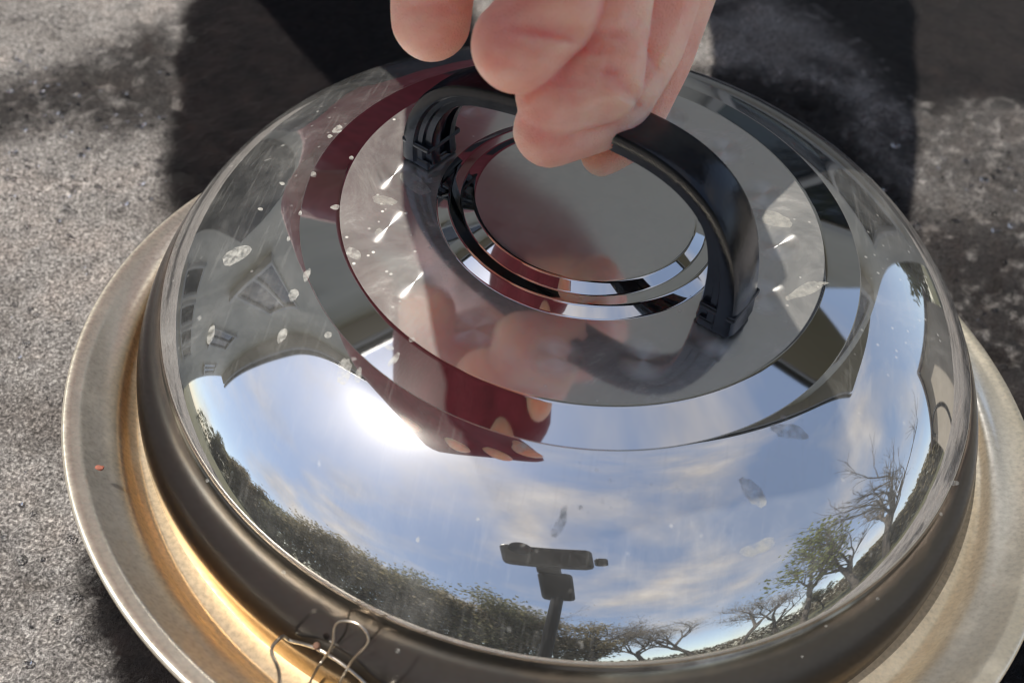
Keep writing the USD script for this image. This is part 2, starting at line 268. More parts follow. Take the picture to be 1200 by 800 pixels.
obj('ring', toworld(revolve(np.array(p1)[::-1], 480)), band_steel, lid, smooth=True)
obj('center_disc', toworld(revolve([(0, ZP + .0248), (.05, ZP + .0248), (.12, ZP + .0247), (.18, ZP + .0246), (.2345, ZP + .0244)], 360)), disc_mat, lid, smooth=True)

# handle: a wide flat-topped arch of black plastic on two splayed feet
HA, HB = np.array([-.33, .075]), np.array([.312, -.245])
HT = (HB - HA) / np.linalg.norm(HB - HA); HN = np.array([-HT[1], HT[0]]); HC = (HA + HB) / 2
arch = spline([(-.392, ZP + .012), (-.385, .40), (-.355, .462), (-.30, .515), (-.20, .552), (-.08, .577), (.04, .590), (.14, .590), (.22, .570), (.285, .525), (.325, .455), (.345, .375), (.352, ZP + .012)], 90)
def hpt(s, n, z): return np.array([HC[0] + HT[0] * s + HN[0] * n, HC[1] + HT[1] * s + HN[1] * n, z])
tang = np.gradient(arch, axis=0); tang /= np.linalg.norm(tang, axis=1, keepdims=True)
nor = np.stack([-tang[:, 1], tang[:, 0]], 1)                    # outward (up at the top)
V, K = [], None
for i, (s, z) in enumerate(arch):
    t = i / (len(arch) - 1); e = min(t, 1 - t) * 2               # 0 at feet .. 1 at top
    w = .052 + .004 * (1 - e); h = .025 + .015 * max(0, 1 - e * 2.4)
    sec = [(-w, .55 * h), (-w * .93, .86 * h), (-w * .72, h), (0, 1.06 * h), (w * .72, h), (w * .93, .86 * h), (w, .55 * h), (w, .05 * h), (w * .86, -.12 * h), (w * .86, -.45 * h), (w * .74, -.55 * h), (w * .74, -1.0 * h), (w * .6, -1.12 * h),
           (w * .30, -1.12 * h), (w * .26, -.75 * h), (-w * .26, -.75 * h), (-w * .30, -1.12 * h), (-w * .6, -1.12 * h), (-w * .74, -1.0 * h), (-w * .74, -.55 * h), (-w * .86, -.45 * h), (-w * .86, -.12 * h), (-w, .05 * h)]
    K = len(sec)
    for n, o in sec: V.append(hpt(s + nor[i, 0] * o, n, z + nor[i, 1] * o))
F = []
for i in range(len(arch) - 1):
    for j in range(K):
        a, b = i * K + j, i * K + (j + 1) % K; F += [[a, b, b + K], [a, b + K, a + K]]
for ends in (0, len(arch) - 1):
    V.append(np.mean(V[ends * K:ends * K + K], axis=0)); c = len(V) - 1
    for j in range(K): F.append([c, ends * K + (j + 1) % K, ends * K + j] if ends == 0 else [c, ends * K + j, ends * K + (j + 1) % K])
hm = trimesh.Trimesh(np.array(V), F, process=False)
handle = obj('handle', toworld(hm), handle_mat, lid, smooth=28)
def foot(s, sign):
    ms = []
    for z0, z1, hs, hw in ((ZP + .001, ZP + .024, .034, .050), (ZP + .050, ZP + .064, .0385, .0555)):
        sph = [m3.Manifold.sphere(.005, 12).translate(list(hpt(s - sign * .002 + a * (hs - .005), b * (hw - .005), z))) for a in (-1, 1) for b in (-1, 1) for z in (z0 + .005, z1 - .005)]
        ms.append(man(m3.Manifold.batch_hull(sph)))
    return cat_(ms)
obj('handle_foot', toworld(foot(-.392, -1)), handle_mat, handle, smooth=35)
obj('handle_foot', toworld(foot(.352, 1)), handle_mat, handle, smooth=35)

# dried drops and lime flakes lying on the lid
prof_r = np.r_[0, .2345, .238, .264, .29, .3155, .316, .521, rr, sk[:, 0][1:]]
prof_z = np.r_[ZP + .025, ZP + .0245, ZP + .0245, ZP + .0128, ZP + .0125, ZP + .0005, ZP, ZP, zz, sk[:, 1][1:]]
o_ = np.argsort(prof_r, kind='stable'); prof_r, prof_z = prof_r[o_], prof_z[o_]
def surf_z(r): return np.interp(r, prof_r, prof_z)
def on_lid(x, y):
    d = aim(x, y); t = np.linspace(1.0, 3.2, 9000); X = EYE_U + d * t[:, None]; k = np.argmax(X[:, 2] - surf_z(np.hypot(X[:, 0], X[:, 1])) <= 0)
    return X[k]
def flake(x, y, a, b, ang, seed, mat, name, thick=.0014):
    """an oval crust about 2a x 2b photograph pixels, at an angle, following the lid"""
    rg = np.random.default_rng(seed); n = 18; ths = np.arange(n) * 2 * np.pi / n
    wob = 1 + .22 * np.convolve(np.tile(rg.normal(size=n), 3), np.ones(3) / 3, 'same')[n:2 * n]
    ring = []
    for th, q in zip(ths, wob):
        u, v = a * q * math.cos(th), b * q * math.sin(th)
        ring.append(on_lid(x + u * math.cos(ang) - v * math.sin(ang), y + u * math.sin(ang) + v * math.cos(ang)))
    c = on_lid(x, y); ring = np.array(ring)
    def lift(p, h): q = p.copy(); q[2] = surf_z(math.hypot(q[0], q[1])) + h; return q
    V = [lift(p, .0001) for p in ring] + [lift(c + (p - c) * .86, thick) for p in ring] + [lift(c + (p - c) * .5, thick * .8) for p in ring] + [lift(c, thick * .7)]
    F = []
    for L in range(2):
        for j in range(n):
            A, B = L * n + j, L * n + (j + 1) % n; F += [[A, B, B + n], [A, B + n, A + n]]
    for j in range(n): F.append([2 * n + j, 2 * n + (j + 1) % n, 3 * n])
    m = trimesh.Trimesh(np.array(V), F, process=False); m.fix_normals()
    if m.face_normals[-1][2] < 0: m.invert()
    return obj(name, toworld(m), mat, lid, smooth=True)
FL = [(276, 298, 20, 9, -.45), (247, 392, 11, 4, -1.3), (331, 393, 5, 9, .4), (344, 346, 5, 9, .5), (403, 436, 8, 16, .3), (360, 322, 4, 8, .4), (612, 524, 8, 5, 0.1), (483, 398, 4, 3, 0), (457, 408, 5, 3, .4), (461, 422, 4, 9, .7), (385, 392, 5, 4, 0),
      (414, 297, 9, 6, .5), (395, 152, 6, 4, -.5), (412, 185, 3, 2, 0), (387, 160, 3, 2, 0), (393, 243, 5, 3, 0), (660, 600, 4, 8, .3), (680, 595, 3, 3, 0), (490, 632, 2, 3, 0), (420, 440, 4, 9, .2), (305, 245, 3, 2, 0), (330, 215, 3, 2, 0.4), (368, 205, 4, 3, 0.2), (352, 250, 2, 3, 0.2), (338, 280, 2, 3, 0.2),
      (1119, 566, 5, 3, .2), (1103, 602, 2, 2, 0), (1028, 701, 2, 2, 0), (940, 769, 2, 1.5, 0), (968, 733, 2, 1.5, 0), (1158, 449, 2, 3, 0), (243, 563, 2, 2, 0), (332, 670, 3, 2, .5), (560, 608, 2, 2, 0), (466, 762, 3, 3, 0)]
for i, q in enumerate(FL): flake(*q, i, lime_mat, 'dried_drop', .0008)
for i, q in enumerate([(905, 256, 26, 8, .25), (488, 215, 20, 9, .7), (925, 505, 20, 9, .2), (880, 575, 24, 10, .9), (450, 235, 14, 5, .2), (445, 272, 5, 5, 0), (655, 615, 6, 16, .5), (890, 640, 22, 8, -.4), (945, 340, 22, 6, -.4)]): flake(*q, 100 + i, film_mat, 'dried_film', .0006)

# ------------------------------------------------------------------ the pan under the lid
pan_prof = [(.80, -.118), (.93, -.116), (.98, -.113), (.997, -.109), (1.004, -.098), (1.009, -.088), (1.015, -.083), (1.024, -.082), (1.036, -.083), (1.050, -.081), (1.066, -.076), (1.080, -.070), (1.090, -.066), (1.099, -.065), (1.104, -.070), (1.104, -.077), (1.099, -.081), (1.090, -.079),
            (1.08, -.085), (1.05, -.11), (1.02, -.15), (.97, -.22), (.92, -.31), (.88, -.37), (.83, -.392), (0.001, -.395)]
pp = np.array(pan_prof); pd = np.r_[0, np.cumsum(np.linalg.norm(np.diff(pp, axis=0), axis=1))]
pf = PchipInterpolator(pd, pp)(np.r_[np.linspace(0, pd[-2], 190), pd[-1]])
pan = thing('pan', 'round steel pan with wide heat tinted rim under the domed lid', 'pan')
bowl = revolve(pf, 480); bowl.vertices[:, 2] += -.142 * bowl.vertices[:, 1] * np.clip((bowl.vertices[:, 2] + .38) / .25, 0, 1) * np.clip((np.hypot(bowl.vertices[:, 0], bowl.vertices[:, 1]) - .985) / .085, 0, 1); bowl.vertices += [.014, -.068, 0]   # its rim tips down behind, where the lid is lifted
obj('pan_bowl', toworld(bowl), tray_mat, pan, smooth=True)

# bent wire clip caught between the lid and the rim of the pan
clip = thing('wire_clip', 'bent thin wire clip hooked over the front rim of the pan', 'wire clip')
w1 = [(452, 838), (428, 800), (410, 784), (387, 768), (363, 756), (338, 749), (325, 750), (319, 757), (322, 773), (328, 800), (335, 835)]
w2 = [(346, 838), (363, 800), (378, 773), (388, 758), (391, 747), (392, 735), (397, 728), (407, 727), (418, 730), (428, 738), (432, 748), (428, 757), (417, 768), (407, 783), (398, 800), (388, 835)]
PANR, PANZ = pp[:13, 0] + .050, pp[:13, 1]
def above(x, y, lift):
    d = aim(x, y); t = np.linspace(1.0, 3.2, 6000); X = EYE_U + d * t[:, None]; r = np.hypot(X[:, 0], X[:, 1]); k = np.argmax(X[:, 2] - np.where(r < 1.0, surf_z(r), np.interp(r, PANR, PANZ, right=-.4) - .142 * X[:, 1]) <= 0)
    return EYE_U + d * (t[k] - lift)
obj('wire', tube(W(spline([above(x, y, .022) for x, y in w1], 70)), .0031 * U, 12), wire_mat, clip, smooth=60)
obj('wire', tube(W(spline([above(x, y, .035) for x, y in w2], 110)), .0022 * U, 12), wire_mat, clip, smooth=60)
kn = trimesh.creation.icosphere(3, .0065 * U); kn.vertices *= 1 + .5 * (meshkit.fbm(kn.vertices * 900 + 3, 3)[:, None] - .5); kn.apply_translation(W(above(371, 756, .026)))
obj('wire_knot', kn, rust_mat, clip, smooth=60)
gr = trimesh.creation.icosphere(3, .007 * U); gr.vertices *= (1 + .9 * (meshkit.fbm(gr.vertices * 1200 + 5, 3)[:, None] - .5)) * np.array([1.2, .8, .45]); gr.apply_translation(W(above(117, 548, .004)))
obj('leaf_crumb', gr, simple('red_crumb', (0.20, 0.06, 0.035), 0.8, noise=(1500., .4)), smooth=60, label='tiny red brown crumb stuck on the left rim of the pan', cat='crumb')

# ------------------------------------------------------------------ the person: one hand on the handle, leaning over the table from behind
def limb(joints, seg=16):
    """hull chains of spheres: joints is a list of ((x, y, z), radius)"""
    out = []
    for (a, ra), (b, rb) in zip(joints[:-1], joints[1:]):
        out.append(m3.Manifold.batch_hull([m3.Manifold.sphere(ra, seg).translate(list(map(float, a))), m3.Manifold.sphere(rb, seg).translate(list(map(float, b)))]))
    return out
def smooth_union(parts, edge, it=12):
    m = m3.Manifold.batch_boolean(parts, m3.OpType.Add).refine_to_length(edge)
    t = man(m); t.merge_vertices(); trimesh.smoothing.filter_taubin(t, lamb=.5, nu=.52, iterations=it); return t
def hp(x, y, d, rpx):      # hand joint: pixel, distance (lid units) and radius in pixels at that distance
    return (W(at_d(x, y, d)), rpx * d / FPX * U)
hd = float(np.linalg.norm(hpt(-.04, 0, .60) - EYE_U))       # distance of the handle under the hand
thumb = [hp(505, 24, hd + .02, 44), hp(508, -30, hd - .01, 47), hp(545, -130, hd - .03, 54), hp(645, -235, hd + .04, 66)]
index = [hp(606, 54, hd - .145, 52), hp(652, 8, hd - .16, 50), hp(668, -70, hd - .17, 50), hp(690, -225, hd + .01, 60)]
middle = [hp(655, 111, hd - .085, 50), hp(703, 92, hd - .085, 50), hp(712, 20, hd - .10, 48), hp(722, -80, hd - .12, 50), hp(738, -235, hd + .07, 62)]
ringf = [hp(645, 152, hd - .055, 43), hp(712, 128, hd - .03, 44), hp(754, 50, hd - .01, 46), hp(780, -40, hd - .01, 48), hp(788, -225, hd + .12, 58)]
little = [hp(706, 181, hd + .055, 25), hp(738, 160, hd + .09, 28), hp(775, 70, hd + .08, 34), hp(800, -20, hd + .07, 40), hp(832, -200, hd + .17, 50)]
palm_pts = [thumb[-1], index[-1], middle[-1], ringf[-1], little[-1]]
kn_c = np.mean([p for p, _ in palm_pts[1:]], axis=0)
wrist = np.array([-.003, .090, 1.050]); elbow = np.array([-.060, .300, 1.215]); sh_l = np.array([-.135, .525, 1.385]); sh_r = np.array([-.50, .60, 1.365])
hand_parts = []
for ch in (thumb, index, middle, ringf, little): hand_parts += limb(ch, 24)
hand_parts.append(m3.Manifold.batch_hull([m3.Manifold.sphere(r * .95, 20).translate(list(map(float, p))) for p, r in palm_pts[1:]] + [m3.Manifold.sphere(.024, 20).translate(list(map(float, wrist + [s, .0, 0]))) for s in (-.012, .012)]))
hand_parts.append(m3.Manifold.batch_hull([m3.Manifold.sphere(r, 20).translate(list(map(float, p))) for p, r in (thumb[-1], thumb[-2])] + [m3.Manifold.sphere(.022, 20).translate(list(map(float, wrist)))]))
hand_parts += limb([(wrist, .027), (wrist * .45 + elbow * .55, .038)], 20)
hand = smooth_union(hand_parts, .0026, 14)
# knuckle folds pressed into the backs of the bent fingers
def crease(mesh, x, y, d, half, depth, ang):
    c = W(at_d(x, y, d)); ax = RIGHT * math.cos(ang) - UP * math.sin(ang); bx = RIGHT * math.sin(ang) + UP * math.cos(ang)
    v = mesh.vertices - c; near = np.exp(-(v @ ax / (half * U)) ** 2 - (v @ bx / (.010 * U)) ** 2 - (v @ FWD / (.07 * U)) ** 2)
    mesh.vertices = mesh.vertices + FWD * (near * depth * U)[:, None]
hand = hand.subdivide_to_size(.0016) if len(hand.faces) < 90000 else hand
hand = trimesh.Trimesh(hand.vertices, hand.faces)
rgc = np.random.default_rng(11)
CR_ = [(650, 40, hd - .21, .060, .024, .1), (655, 30, hd - .21, .045, .014, .15), (628, 76, hd - .20, .05, -.008, .3), (762, 112, hd - .13, .05, .022, .3), (742, 104, hd - .14, .035, .012, .35), (735, 118, hd - .14, .04, -.008, .3),
       (722, 84, hd - .15, .03, .010, .2), (690, 142, hd - .12, .06, .012, -.1), (760, 60, hd - .08, .05, .012, .9), (660, 98, hd - .15, .05, .010, .1), (720, 40, hd - .16, .03, .008, .1), (505, 8, hd - .06, .05, .010, 0), (500, 46, hd - .06, .03, .006, .1)]
CR_ += [(rgc.uniform(590, 760), rgc.uniform(10, 160), hd - .15, rgc.uniform(.015, .04), rgc.uniform(.003, .008), rgc.uniform(-.3, .6)) for _ in range(34)]
for q in CR_: crease(hand, *q)
SKIN_R = (0.58, 0.30, 0.22)
skin = material('skin', {
    'g': ('geometry', {}), 'n': ('noise_texture', {'scale': 62.0, 'detail': 5.0, 'roughness': 0.6}),
    'r': ('rgb_ramp', {'ramp': [(0.28, (0.72, 0.31, 0.24)), (0.45, (0.78, 0.40, 0.31)), (0.58, (0.82, 0.47, 0.365)), (0.72, (0.85, 0.57, 0.43))]}),
    'bn': ('noise_texture', {'scale': 1900.0, 'detail': 4.0, 'roughness': 0.6}), 'vb': ('voronoi_texture', {'scale': 1100.0, 'feature': 'distance_to_edge'}), 'ad': ('math', {'math_type': 'add'}), 'b': ('bump', {'strength': 0.7, 'distance': 0.0008}),
    'p': ('principled_bsdf', {'roughness': 0.52, 'subsurface_method': 'random_walk', 'subsurface_weight': 1.0, 'subsurface_scale': 0.0022, 'subsurface_radius': (1.0, 0.36, 0.2), 'specular_ior_level': 0.4})},
    [('g.position', 'n.vector'), ('n.fac', 'r.fac'), ('r.color', 'p.base_color'), ('g.position', 'bn.vector'), ('g.position', 'vb.vector'), ('bn.fac', 'ad.value1'), ('vb.distance', 'ad.value2'), ('ad.value', 'b.height'), ('b.normal', 'p.normal')])
nail_mat = simple('finger_nail', (0.66, 0.42, 0.34), 0.3, subsurface_weight=0.6, subsurface_scale=0.001, subsurface_radius=(1.0, .4, .3))
person = thing('person', 'person in burgundy sweater behind the table, holding the lid by its black handle', 'person')
# the other hand, held open above the left side of the lid
def R(x, y, z): return np.array([x, y, z])
el_r = np.array([-.37, .345, 1.165])
KC, KROT = R(-.064, -.012, 1.064), math.radians(25)
def O(x, y, z):     # hand's own frame: fingers towards -y, back of the wrist towards +y
    return KC + R(x * math.cos(KROT) - y * math.sin(KROT), x * math.sin(KROT) + y * math.cos(KROT), z)
oh = []
for k, (dx, r, l) in enumerate(((-.036, .0085, .058), (-.013, .0095, .074), (.010, .0098, .079), (.032, .0095, .071))):
    f = .05 * (k - 1.5); y0 = .006 * abs(k - 1.6)
    oh += limb([(O(dx, y0, 0), r * 1.12), (O(dx + l * .50 * f, y0 - l * .50, -.003), r), (O(dx + l * .80 * f, y0 - l * .80, -.010), r * .92), (O(dx + l * f, y0 - l * .98, -.020), r * .80)], 18)
oh.append(m3.Manifold.batch_hull([m3.Manifold.sphere(.0125, 18).translate(list(map(float, O(dx, .018, -.004)))) for dx in (-.033, -.012, .010, .029)] + [m3.Manifold.sphere(.021, 18).translate(list(map(float, O(q, .090, -.001)))) for q in (-.010, .010)]))
oh += limb([(O(.012, .070, -.004), .016), (O(.042, .036, -.008), .0115), (O(.050, .008, -.012), .0100), (O(.050, -.016, -.016), .0085)], 18)
fore = O(0, .12, .004) * .55 + el_r * .45
oh += limb([(O(0, .092, -.001), .026), (fore, .034)], 18)
hand2 = smooth_union(oh, .003, 10)
# rest of the body: one continuous surface with the hand
hips = np.array([-.35, .66, .93]); chest = np.array([-.32, .60, 1.30]); neck = np.array([-.305, .545, 1.46]); head = np.array([-.29, .485, 1.60])
el_r = np.array([-.37, .345, 1.165]); wr_r = np.array([-.100, .095, 1.090])
body_parts = limb([(elbow, .041), (sh_l, .055)]) + limb([(wrist * .5 + elbow * .5, .036), (elbow, .040)]) + limb([(sh_l, .052), (chest + [0, 0, .03], .10), (sh_r, .052)]) + limb([(sh_r, .05), (el_r, .040), (fore, .034)])
body_parts.append(m3.Manifold.batch_hull([m3.Manifold.sphere(.10, 20).translate(list(map(float, chest + [s, 0, 0]))) for s in (-.08, .08)] + [m3.Manifold.sphere(.10, 20).translate(list(map(float, hips + [s, 0, .05]))) for s in (-.06, .06)]))
body_parts += limb([(chest + [0, 0, .08], .07), (neck, .056), (head + [0, .02, -.06], .055)])
body_parts.append(m3.Manifold.batch_hull([m3.Manifold.sphere(r, 24).translate(list(map(float, head + o))) for o, r in (([0, .02, .03], .085), ([0, .0, -.03], .072), ([0, -.035, -.085], .038), ([0, -.02, .02], .078))]))
body_parts += limb([(head + [0, -.083, .015], .009), (head + [0, -.104, -.022], .013), (head + [0, -.088, -.03], .012)], 12)
for s in (-1, 1):
    body_parts += limb([(head + [s * .078, .012, .02], .014), (head + [s * .083, .02, -.01], .014)], 10)
    body_parts += limb([(hips + [s * .09, 0, 0], .095), (np.array([-.35 + s * .11, .60, .50]), .066), (np.array([-.35 + s * .12, .66, .09]), .042)])
    body_parts += limb([(np.array([-.35 + s * .12, .66, .05]), .04), (np.array([-.35 + s * .13, .53, .035]), .032)])
body = smooth_union(body_parts, .011, 8)
try:
    hm_ = m3.Manifold(m3.Mesh(hand.vertices.astype(np.float32), hand.faces.astype(np.uint32))); bm_ = m3.Manifold(m3.Mesh(body.vertices.astype(np.float32), body.faces.astype(np.uint32))) + m3.Manifold(m3.Mesh(hand2.vertices.astype(np.float32), hand2.faces.astype(np.uint32)))
    whole = man(hm_ + bm_)
    if len(whole.faces) < len(hand.faces): whole = cat_([hand, hand2, body])
except Exception:
    whole = cat_([hand, hand2, body])
bp = obj('body', whole, skin, person, smooth=True)
# clothing
wool = simple('burgundy_wool', (0.17, 0.022, 0.040), 0.9, noise=(70., .3), bump=(420., .002), sheen_weight=0.3)
def cloth(parts, edge, amp, seed):
    t = smooth_union(parts, edge, 6); t.vertices = t.vertices + t.vertex_normals * ((meshkit.fbm(t.vertices * np.array([16, 16, 34.]), 3, seed) - .5) * 2 * amp)[:, None]; return t
cuff0 = wrist * .90 + elbow * .10
sw = limb([(cuff0, .036), (wrist * .4 + elbow * .6, .052), (elbow, .056), (sh_l, .072)]) + limb([(O(0, -.054, -.006), .0175), (O(0, .03, -.002), .028), (O(0, .092, 0), .036), (fore, .043), (el_r, .054), (sh_r, .070)]) + limb([(sh_l, .068), (chest + [0, 0, .05], .118), (sh_r, .068)])
sw.append(m3.Manifold.batch_hull([m3.Manifold.sphere(.118, 20).translate(list(map(float, chest + [s, 0, -.01]))) for s in (-.09, .09)] + [m3.Manifold.sphere(.118, 20).translate(list(map(float, hips + [s, 0, .04]))) for s in (-.075, .075)]))
sw.append(m3.Manifold.batch_hull([m3.Manifold.sphere(.0165, 16).translate(list(map(float, O(dx, y, -.002)))) for dx in (-.033, .029) for y in (-.062, .03)] + [m3.Manifold.sphere(.034, 16).translate(list(map(float, O(0, .092, 0))))]))
obj('sweater', cloth(sw, .010, .004, 5), wool, person, smooth=True)
jeans = simple('dark_denim', (0.022, 0.025, 0.035), 0.85, noise=(200., .3))
jp = []
for s in (-1, 1): jp += limb([(hips + [s * .085, 0, .02], .118), (np.array([-.35 + s * .11, .60, .50]), .083), (np.array([-.35 + s * .12, .66, .10]), .066)])
obj('trousers', cloth(jp, .014, .005, 8), jeans, person, smooth=True)
shoe = simple('shoe_leather', (0.03, 0.025, 0.02), 0.5)
for s in (-1, 1): obj('shoe', smooth_union(limb([(np.array([-.35 + s * .12, .675, .052]), .052), (np.array([-.35 + s * .13, .52, .040]), .040)]), .012, 4), shoe, person, smooth=True)
hair_mat = simple('brown_hair', (0.05, 0.03, 0.018), 0.6, noise=(260., .5), bump=(500., .004))
hb = m3.Manifold.batch_hull([m3.Manifold.sphere(r, 20).translate(list(map(float, head + o))) for o, r in (([0, .03, .045], .092), ([0, .05, -.02], .075), ([0, -.015, .06], .078))]) - m3.Manifold.cube([.4, .25, .4], True).translate(list(map(float, head + [0, -.135, -.16])))
hb = hb.refine_to_length(.010); ht = man(hb); ht.vertices = ht.vertices + ht.vertex_normals * ((meshkit.fbm(ht.vertices * 60, 3, 9) - .45) * .018)[:, None]
obj('hair', ht, hair_mat, person, smooth=True)
eye_w = simple('eye_white', (.75, .74, .72), .2); dark = simple('eye_dark', (.02, .015, .012), .2); lip = simple('lips', (.42, .13, .12), .4)
for s in (-1, 1):
    e = trimesh.creation.icosphere(2, .011); e.apply_translation(head + [s * .031, -.074, .012]); ep = obj('eye', e, eye_w, person, smooth=True)
    e = trimesh.creation.icosphere(2, .0055); e.apply_translation(head + [s * .031, -.0815, .010]); obj('iris', e, dark, ep, smooth=True)
    obj('eyebrow', tube([head + [s * .014, -.088, .032], head + [s * .032, -.088, .038], head + [s * .050, -.076, .032]], [.003, .004, .002], 8), hair_mat, person)
obj('mouth', tube([head + [-.022, -.078, -.066], head + [0, -.086, -.064], head + [.022, -.078, -.066]], [.002, .006, .002], 8), lip, person, smooth=True)

# ------------------------------------------------------------------ rough stone table, wet and sooty, with shade round the pan painted in
TX0, TX1, TY0, TY1, STEPT = -.80, .80, -.46, .47, .0021
gx, gy = np.arange(TX0, TX1 + 1e-9, STEPT), np.arange(TY0, TY1 + 1e-9, STEPT)
X, Y = np.meshgrid(gx, gy, indexing='xy'); Pxy = np.stack([X, Y, 0 * X], -1)
def sdf_poly(poly, soft, warp=.012, seed=3):
    """1 inside the polygon of photograph pixels lying on the table, softened and frayed"""
    from matplotlib.path import Path as MP
    q = np.array([W(at_z(x, y, -.40))[:2] for x, y in poly])
    wx = (meshkit.fbm(Pxy * 40 + 7, 3, seed) - .5) * 2 * warp; wy = (meshkit.fbm(Pxy * 40 + 31, 3, seed + 9) - .5) * 2 * warp
    return MP(q).contains_points(np.stack([X + wx, Y + wy], -1).reshape(-1, 2)).reshape(X.shape).astype(float)
try:
    import matplotlib.path
except Exception:
    import shapely, shapely.geometry
    def sdf_poly(poly, soft, warp=.012, seed=3):
        q = shapely.geometry.Polygon([tuple(W(at_z(x, y, -.40))[:2]) for x, y in poly])
        wx = (meshkit.fbm(Pxy * 40 + 7, 3, seed) - .5) * 2 * warp; wy = (meshkit.fbm(Pxy * 40 + 31, 3, seed + 9) - .5) * 2 * warp
        return shapely.contains_xy(q, (X + wx).ravel(), (Y + wy).ravel()).reshape(X.shape).astype(float)
from scipy.ndimage import gaussian_filter
def region(poly, soft=2.0, warp=.012, seed=3): return gaussian_filter(sdf_poly(poly, soft, warp, seed), soft)
soot_shade = np.maximum.reduce([region([(188, 260), (192, 120), (216, -20), (216, -300), (560, -300), (560, 160), (300, 300)], 1.5, .010, 3),  # first patch: person's shade and dark reflection on wet stone, painted as colour
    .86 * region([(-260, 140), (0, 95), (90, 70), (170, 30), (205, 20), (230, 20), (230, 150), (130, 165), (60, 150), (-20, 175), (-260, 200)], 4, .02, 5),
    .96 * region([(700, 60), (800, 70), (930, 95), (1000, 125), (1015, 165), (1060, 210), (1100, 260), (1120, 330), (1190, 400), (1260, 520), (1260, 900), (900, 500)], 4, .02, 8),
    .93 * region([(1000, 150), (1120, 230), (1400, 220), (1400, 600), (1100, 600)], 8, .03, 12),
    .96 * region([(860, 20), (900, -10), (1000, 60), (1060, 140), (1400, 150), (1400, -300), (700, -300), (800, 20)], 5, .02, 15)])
soot_shade = np.maximum.reduce([soot_shade, .985 * region([(92, 628), (90, 690), (106, 755), (130, 805), (170, 900), (700, 1000), (1300, 900), (1290, 700), (1195, 730), (900, 800), (300, 760), (150, 640)], 1.2, .003, 33), .72 * region([(960, 120), (1400, 90), (1400, 320), (1040, 230)], 8, .02, 35)])  # first patch here paints the shade under the pan rim as dark stone
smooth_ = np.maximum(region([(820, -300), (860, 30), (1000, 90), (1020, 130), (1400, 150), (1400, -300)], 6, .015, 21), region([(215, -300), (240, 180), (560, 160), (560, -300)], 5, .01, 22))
soot_shade = np.maximum(soot_shade, .82 * np.clip((meshkit.fbm(Pxy * np.array([16, 26, 1.]) + 11, 4, 51) - .47) * 5, 0, 1) * np.clip((meshkit.fbm(Pxy * 5 + 3, 2, 52) - .40) * 4, 0, 1))
soot_shade = np.clip(soot_shade - .9 * np.clip(meshkit.fbm(Pxy * 210, 3, 41) - .56, 0, 1) * (soot_shade < .93) * 2.2, 0, 1)
h = (meshkit.fbm(Pxy * 28, 3, 1) - .5) * .0052 + (meshkit.fbm(Pxy * 120, 3, 2) - .5) * .0034 + (meshkit.fbm(Pxy * 330, 2, 4) - .5) * .0042
pits = np.clip(meshkit.fbm(Pxy * np.array([55, 130, 1.]), 3, 6) - .62, 0, 1) * .030
h = h * (1 - .6 * smooth_) - pits * (1 - smooth_)
h = np.minimum(h, .004)
under = np.clip(1 - (np.hypot(X, Y) - .13) / .02, 0, 1); h = h * (1 - under) - .001 * under
edge = np.minimum.reduce([X - TX0, TX1 - X, Y - TY0, TY1 - Y]); h = h - np.clip(1 - edge / .012, 0, 1) ** 2 * .010
Vt_ = np.stack([X, Y, TABLE_Z + h], -1).reshape(-1, 3); ny, nx = X.shape
I, J = np.meshgrid(np.arange(ny - 1), np.arange(nx - 1), indexing='ij'); a = I * nx + J
Ft = np.concatenate([np.stack([a, a + 1, a + nx + 1], -1).reshape(-1, 3), np.stack([a, a + nx + 1, a + nx], -1).reshape(-1, 3)])
stone_mat = material('wet_rough_stone', {
    'g': ('geometry', {}), 'at': ('attribute', {'attribute': 'soot_shade'}), 'sx': ('separate_xyz', {}),
    'n1': ('noise_texture', {'scale': 900.0, 'detail': 6.0, 'roughness': 0.7}), 'r1': ('rgb_ramp', {'ramp': [(0.32, (0.03, 0.028, 0.027)), (0.44, (0.16, 0.152, 0.146)), (0.55, (0.37, 0.353, 0.34)), (0.66, (0.80, 0.78, 0.75))]}),
    'n2': ('noise_texture', {'scale': 26.0, 'detail': 5.0, 'roughness': 0.6}), 'r2': ('rgb_ramp', {'ramp': [(0.3, (0.62, 0.58, 0.55)), (0.5, (0.95, 0.93, 0.91)), (0.7, (1.15, 1.06, 1.0))]}),
    'mu': ('mix', {'mix_type': 'multiply', 'fac': 1.0}),
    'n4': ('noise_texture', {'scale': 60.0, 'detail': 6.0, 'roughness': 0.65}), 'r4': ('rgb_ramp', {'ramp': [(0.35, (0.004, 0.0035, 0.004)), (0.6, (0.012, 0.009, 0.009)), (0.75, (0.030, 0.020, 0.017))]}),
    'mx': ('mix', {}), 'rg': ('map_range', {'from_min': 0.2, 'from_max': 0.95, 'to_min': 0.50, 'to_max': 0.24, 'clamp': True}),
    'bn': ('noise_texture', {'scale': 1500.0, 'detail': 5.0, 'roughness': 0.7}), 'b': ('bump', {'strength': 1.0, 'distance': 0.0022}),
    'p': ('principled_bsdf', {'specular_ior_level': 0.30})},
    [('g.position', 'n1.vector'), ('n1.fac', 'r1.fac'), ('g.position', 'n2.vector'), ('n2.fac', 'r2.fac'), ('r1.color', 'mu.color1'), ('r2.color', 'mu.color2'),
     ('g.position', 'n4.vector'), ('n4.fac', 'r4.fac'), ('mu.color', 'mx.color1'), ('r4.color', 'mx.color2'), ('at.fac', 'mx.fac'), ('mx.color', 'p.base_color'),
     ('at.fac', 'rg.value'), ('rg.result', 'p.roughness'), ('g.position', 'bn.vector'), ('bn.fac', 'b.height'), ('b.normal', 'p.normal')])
table = thing('stone_table', 'rough grey stone table stained black and wet, with shade painted in round the pan', 'table')
